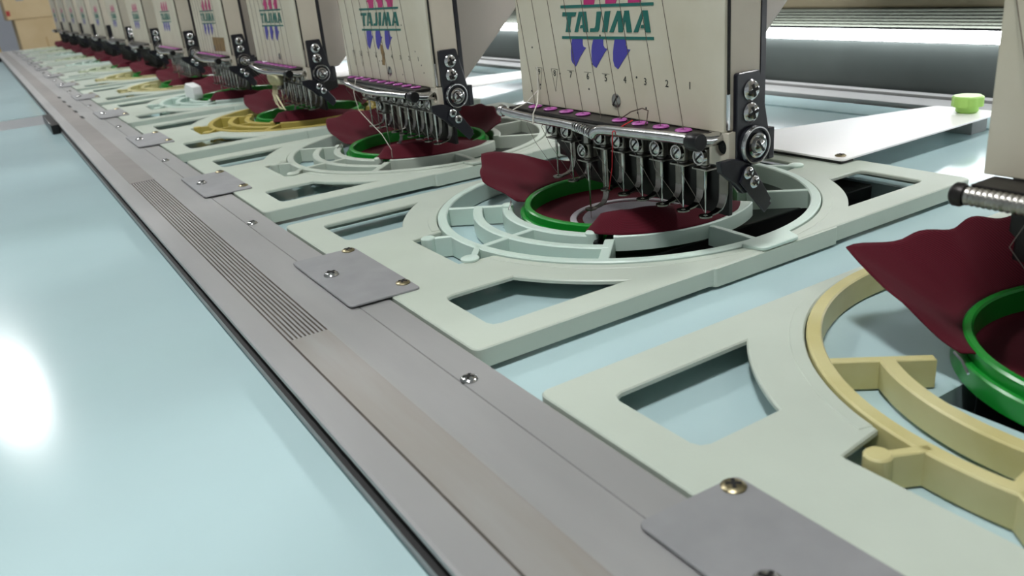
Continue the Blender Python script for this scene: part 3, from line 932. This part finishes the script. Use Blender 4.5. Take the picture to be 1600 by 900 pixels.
HEADLAB = {0: 'cream sewing head with ribbed guard rod, nearest and cut off by the picture edge',
           1: 'cream sewing head with spring-jointed guard rod and nine needles, over the mint ring',
                  }
for k in range(NH):
    lab = HEADLAB.get(k, 'cream sewing head with nine needles above the %s hoop' % ORD[k])
    if k == 2:
        lab = 'cream sewing head with a brown stain below its logo, above the third nearest hoop'
    if k == 4:
        lab = 'cream sewing head with a square brown patch on its panel, above the fifth nearest hoop'
    h = thing('sewing_head', lab, 'sewing head', (-k * P, 0, 0), 'embroidery sewing heads')
    place('needle_case', case_me, h)
    pn = place('front_panel', panel_me, h)
    lg = place('logo_lettering', logo_g, pn); lg['label'] = 'slanted green capital lettering between two green bars'
    place('logo_thread_mark', logo_b, pn)
    place('logo_thread_mark', logo_p, pn)
    place('edge_gap', seam_me, h); place('edge_bar', glint_me, h)
    place('slide_rail', spine_me, h); place('head_arm', arm_me, h); place('driver_housing', under_me, h)
    place('lower_rail', back_me, h); place('foot_carrier', back2_me, h)
    eb = place('end_block', block_me, h); place('bore', hole_me, eb)
    gb = place('guide_bar', guide_me, h); place('guide_lip', guide2_me, gb)
    br = place('side_bracket', up_me, h)
    if k < 8:
        place('screw', bscrew, br, (XB + 0.0028, 0.1020, 0.0991)); place('screw', bscrew, br, (XB + 0.0028, 0.1020, 0.0865))
    lo = place('lower_bracket', lo_me, h); place('blade_holder', blade_me, lo)
    if k < 8:
        place('screw', sscrew, lo, (XB + 0.0062, 0.0975, 0.0528)); place('screw', sscrew, lo, (XB + 0.0062, 0.1026, 0.0463))
    place('adjuster_knob', knob_me, h, (XB + 0.0028, 0.1040, 0.0677))
    place('rear_stop', rear_me, h)
    for n_, me in RODS[0 if k == 0 else 1 if k == 1 else 2]:
        place(n_, me, h)
    if k < 6:
        for n in range(9):
            down = (n == 6)
            nb = place('needle_bar', needle_bar, h, (NX[n], 0, -0.012 if down else 0))
            place('clamp_screw', clamp_me, nb, (0, NY - 0.0046, 0.0597))
            place('screw_collar', clampring_me, nb, (0, NY - 0.0042, 0.0597))
            place('needle', needle_dn if down else needle_me, nb, (0, 0, 0.012 if down else 0))
            ft = place('presser_foot', foot_dn if down else foot_up, h, (NX[n], 0, 0))
            if not (n == 4 and k == 1):
                place('eyelet', eye_me, gb, (NX[n] - 0.003, 0.0785, 0.0764))
    else:
        place('needle_row', needle_row, h)
    if k < 5:
        place('panel_screw', pscrew, pn, (0.0534, YP, 0.0874))
        for n in range(9):
            place('thread', thread_up[n], h)
            place('thread', thread_dn[n], h)
    if k < 3:
        for n in range(9):
            nm = place('number', numb[n], pn, (NUMX[n], YP - 0.0001, 0.1012 + 0.0003 * (4 - n) / 4))
            if n > 3:
                place('number_pointer', tri_me if n > 6 else tick_me, pn, (NUMX[n], YP, 0.1006))
        for i in range(14):
            rr = random.Random(i + 31 * k)
            place('chip_mark', speck, pn, (rr.uniform(-0.05, 0.145), YP, rr.uniform(0.080, 0.135)))
    if k == 4:
        place('brown_patch', patch4, pn)
    if k == 2:
        place('brown_stain', stain2, pn)
        MB().tube([(0.006, 0.067, 0.0790), (0.0086, 0.0615, 0.0670), (0.0086, 0.0620, 0.0600), (0.0140, 0.062, 0.0480), (0.0400, 0.062, 0.0380), (0.0660, 0.062, 0.0290), (0.0850, 0.062, 0.0160), (0.0800, 0.064, 0.0065)], 0.00035, 6).build('loose_thread', 'thread_light', h)
    if k == 1:
        MB().tube([(0.0780, 0.0785, 0.0780), (0.0795, 0.0700, 0.0765), (0.0795, 0.0610, 0.0740), (0.0775, 0.0622, 0.0660), (0.0560, 0.078, 0.0450), (0.0335, NY - 0.001, 0.0225)], 0.0004, 6).build('red_thread', 'thread_red', h)
        MB().tube([(0.066, 0.079, 0.078), (0.075, 0.080, 0.083), (0.0850, 0.081, 0.086), (0.0905, 0.081, 0.085), (0.0915, 0.079, 0.080), (0.0900, 0.076, 0.072)], 0.0004, 6).build('loose_thread', 'thread_dark', h)
        MB().tube([(-0.0350, YP - 0.002, 0.105), (-0.0340, YP - 0.003, 0.0880), (-0.0280, 0.078, 0.0860), (-0.0170, 0.070, 0.0820), (-0.0130, 0.063, 0.0760), (-0.0125, 0.062, 0.0690)], 0.0005, 6).build('loose_thread', 'thread_light', h)
        MB().tube([(-0.0345, YP - 0.003, 0.0880), (-0.0380, 0.074, 0.0800), (-0.0420, 0.064, 0.0760)], 0.0005, 6).build('loose_thread', 'thread_light', h)

# ---------------------------------------------------------------- rear clamps with lime knobs
clamp_pl = MB().prism(rounded([(-0.075, 0.310), (0.0600, 0.3125), (0.0580, 0.5500), (-0.0100, 0.5500), (-0.075, 0.345)], 0.004), 'z', 0.0028, 0.0044, cham=0.0004).mesh('clamp_plate', 'white')
post_me = MB().box(0.018, 0.046, 0.520, 0.545, TZ, 0.0027).mesh('support_block', 'alu', bevel=0.0006)
kn = MB()
pts = []
for i in range(48):
    a = 2 * PI * i / 48
    r = 0.0140 if (i % 8) < 5 else 0.0131
    pts.append((0.0320 + r * math.cos(a), 0.5320 + r * math.sin(a)))
kn.prism(pts, 'z', 0.0108, 0.0205, cham=0.0012)
kn.lathe([(0.0085, 0.0044), (0.0100, 0.0060), (0.0100, 0.0108)], (0.0320, 0.5320, 0), seg=24)
kn = kn.mesh('clamp_knob', 'lime')
pad_me = MB().box(-0.05, 0.057, 0.314, 0.330, 0.0, 0.0027).mesh('rubber_pad', 'black')
for k in range(7):
    t = thing('rear_clamp', 'white metal tie plate with lime green knob behind the %s carrier' % ORD[k], 'clamp', (-k * P, 0, 0), 'rear tie plates')
    place('clamp_plate', clamp_pl, t); place('support_block', post_me, t); place('clamp_knob', kn, t); place('rubber_pad', pad_me, t)
    place('screw', plate_screw_b, t, (0.0500, 0.3225, 0.0044))

# ---------------------------------------------------------------- beam, skirt, rear rail, tube lamp
rr_ = MB().box(X0, X1, 0.603, 0.655, TZ, TZ + 0.006)
rr_.box(X0, X1, 0.640, 0.655, TZ + 0.006, TZ + 0.0095)
tag(rr_.build('rear_rail', 'alu', bevel=0.0006), 'flat aluminium guide rail along the back edge of the table', 'rail')
beam = thing('machine_beam', 'long beige ribbed machine beam across the back above the tube lamp', 'beam')
MB().box(X0, X1, 0.665, 0.90, 0.0880, 0.17).build('beam_body', 'beam', beam, bevel=0.003)
for i in range(6):
    z0 = 0.0672 + i * 0.0036
    MB().box(X0, X1, 0.6600 - 0.0005 * i, 0.70, z0, z0 + 0.0024).build('beam_rib', 'rib', beam, bevel=0.0004)
MB().box(X0, X1, 0.668, 0.90, 0.0668, 0.0880).build('rib_backing', 'beam_dark', beam)
MB().box(X0, X1, 0.664, 0.668, TZ - 0.08, 0.0490).build('skirt_panel', 'beam_dark', beam, bevel=0.0005)
MB().box(X0, X1, 0.670, 0.90, TZ - 0.12, 0.0480).build('lower_beam', 'beam_dark', beam)
for xx in (X0 + 0.05, -2.0, X1 - 0.05):
    MB().box(xx - 0.05, xx + 0.05, 0.70, 0.88, FLOOR, 0.0879).build('beam_post', 'beam', beam, bevel=0.004)
lamp = thing('tube_lamp', 'long white fluorescent tube glowing under the machine beam', 'lamp')
MB().lathe([(0.00001, X0 + 0.05), (0.0068, X0 + 0.05), (0.0068, X1 - 0.05), (0.00001, X1 - 0.05)], (0, 0.655, 0.0582), axis='x', seg=20).build('tube', 'tube', lamp)
for xx in (X0 + 0.045, X1 - 0.045):
    MB().lathe([(0.00001, xx - 0.012), (0.0075, xx - 0.012), (0.0075, xx + 0.012), (0.00001, xx + 0.012)], (0, 0.655, 0.0582), axis='x', seg=16).build('tube_socket', 'white', lamp)
    MB().box(xx - 0.01, xx + 0.01, 0.655, 0.672, 0.050, 0.066).build('socket_bracket', 'white', lamp)

# ================================================================ THINGS AT THE FAR END
def carton(label, x0, x1, y0, y1, z0, z1, extra=None):
    t = thing('cardboard_box', label, 'box', ((x0 + x1) / 2, (y0 + y1) / 2, z0), 'stacked cartons')
    cx, cy = (x0 + x1) / 2, (y0 + y1) / 2
    hx, hy, hz = (x1 - x0) / 2, (y1 - y0) / 2, z1 - z0
    MB().box(-hx, hx, -hy, hy, 0, hz - 0.004).build('carton_body', 'card', t, bevel=0.006)
    MB().box(-hx + 0.002, hx - 0.002, -hy + 0.002, -0.002, hz - 0.004, hz).build('top_flap', 'card', t, bevel=0.001)
    MB().box(-hx + 0.002, hx - 0.002, 0.002, hy - 0.002, hz - 0.004, hz).build('top_flap', 'card', t, bevel=0.001)
    MB().box(hx, hx + 0.001, -0.03, 0.03, hz - 0.14, hz).build('packing_tape', 'tape', t)
    if extra:
        extra(t, hx, hy, hz)


carton('plain brown cardboard box, lowest of the stack at the far end', -7.5, -7.0, 0.05, 0.72, FLOOR, -0.347)
carton('brown cardboard box with a vertical flap seam, in the middle of the far stack', -7.5, -7.0, 0.038, 0.72, -0.347, 0.106,
       lambda t, hx, hy, hz: MB().box(hx, hx + 0.001, -hy + 0.165, -hy + 0.175, 0.18, 0.32).build('flap_seam', 'tape', t))


def top_extra(t, hx, hy, hz):
    MB().box(hx, hx + 0.001, -hy + 0.085, -hy + 0.135, 0.125, 0.19).build('sticker', 'label_grey', t)
    MB().box(hx, hx + 0.001, -hy + 0.004, -hy + 0.028, 0.03, 0.065).build('red_print', 'red_ink', t)


carton('brown cardboard box with a red mark and grey sticker, topmost of the far stack', -7.5, -7.0, -0.004, 0.70, 0.106, 0.56, top_extra)


def lump(name, c, sx, sy, sz, seed, m, parent=None):
    rr = random.Random(seed)
    bm = bmesh.new()
    bmesh.ops.create_icosphere(bm, subdivisions=3, radius=1)
    ph = [rr.uniform(0, 6) for _ in range(6)]
    for v in bm.verts:
        q = v.co.copy()
        f = 1 + 0.16 * math.sin(3 * q.x + ph[0]) * math.sin(3 * q.y + ph[1]) + 0.12 * math.sin(6 * q.z + ph[2]) * math.sin(5 * q.x + ph[3]) + 0.06 * math.sin(11 * q.y + ph[4])
        v.co = Vector((c[0] + q.x * f * sx, c[1] + q.y * f * sy, max(c[2] + q.z * f * sz, c[2] - sz * 0.8)))
    me = bpy.data.meshes.new(name); bm.to_mesh(me); bm.free()
    me.materials.append(MT[m])
    me.polygons.foreach_set('use_smooth', [True] * len(me.polygons))
    return place(name, me, parent)


# low trolley beyond the table end carrying a bundle
tr = thing('side_trolley', 'dark navy plastic trolley at the far end of the machine', 'trolley', (-5.2, -0.32, FLOOR))
MB().box(-0.25, 0.25, -0.22, 0.22, 0.66, 0.70).build('tray', 'bin', tr, bevel=0.01)
MB().box(-0.25, 0.25, -0.22, 0.22, 0.20, 0.24).build('tray', 'bin', tr, bevel=0.01)
for sx in (-0.22, 0.22):
    for sy in (-0.19, 0.19):
        MB().box(sx - 0.02, sx + 0.02, sy - 0.02, sy + 0.02, 0.0, 0.72).build('post', 'bin', tr, bevel=0.004)
tag(lump('cloth_bundle', (-5.12, -0.20, FLOOR + 0.76), 0.10, 0.07, 0.06, 4, 'tan'), 'crumpled tan cloth bundle on the dark trolley', 'bundle')

# white paper scrap on the fifth ring, thread tuft under the fourth head
b = MB()
b.prism([(-0.050, 0.0025), (0.020, 0.0025), (0.026, 0.012), (0.022, 0.0245), (-0.030, 0.0275), (-0.046, 0.020)], 'y', 0.046, 0.062)
o = b.build('paper_scrap', 'paper', None, bevel=0.0015, seg=2)
o.location = (-4 * P - 0.010, -0.004, 0)
tag(o, 'folded white paper scrap lying on the fifth nearest ring', 'paper')
t = thing('thread_tuft', 'cream tuft of thread ends hanging under the fourth nearest head', 'thread', (-3 * P, 0, 0))
lump('tuft', (0.047, 0.076, 0.0585), 0.022, 0.008, 0.011, 8, 'tuft', t)
for i in range(4):
    rr = random.Random(i)
    x = 0.038 + i * 0.006
    MB().tube([(x, 0.074, 0.052), (x + 0.004, 0.070, 0.038), (x + 0.018 + 0.006 * i, 0.068, 0.024 + rr.uniform(-0.004, 0.004)), (x + 0.040, 0.068, 0.022)], 0.0006, 5).build('loose_thread', 'tuft', t)
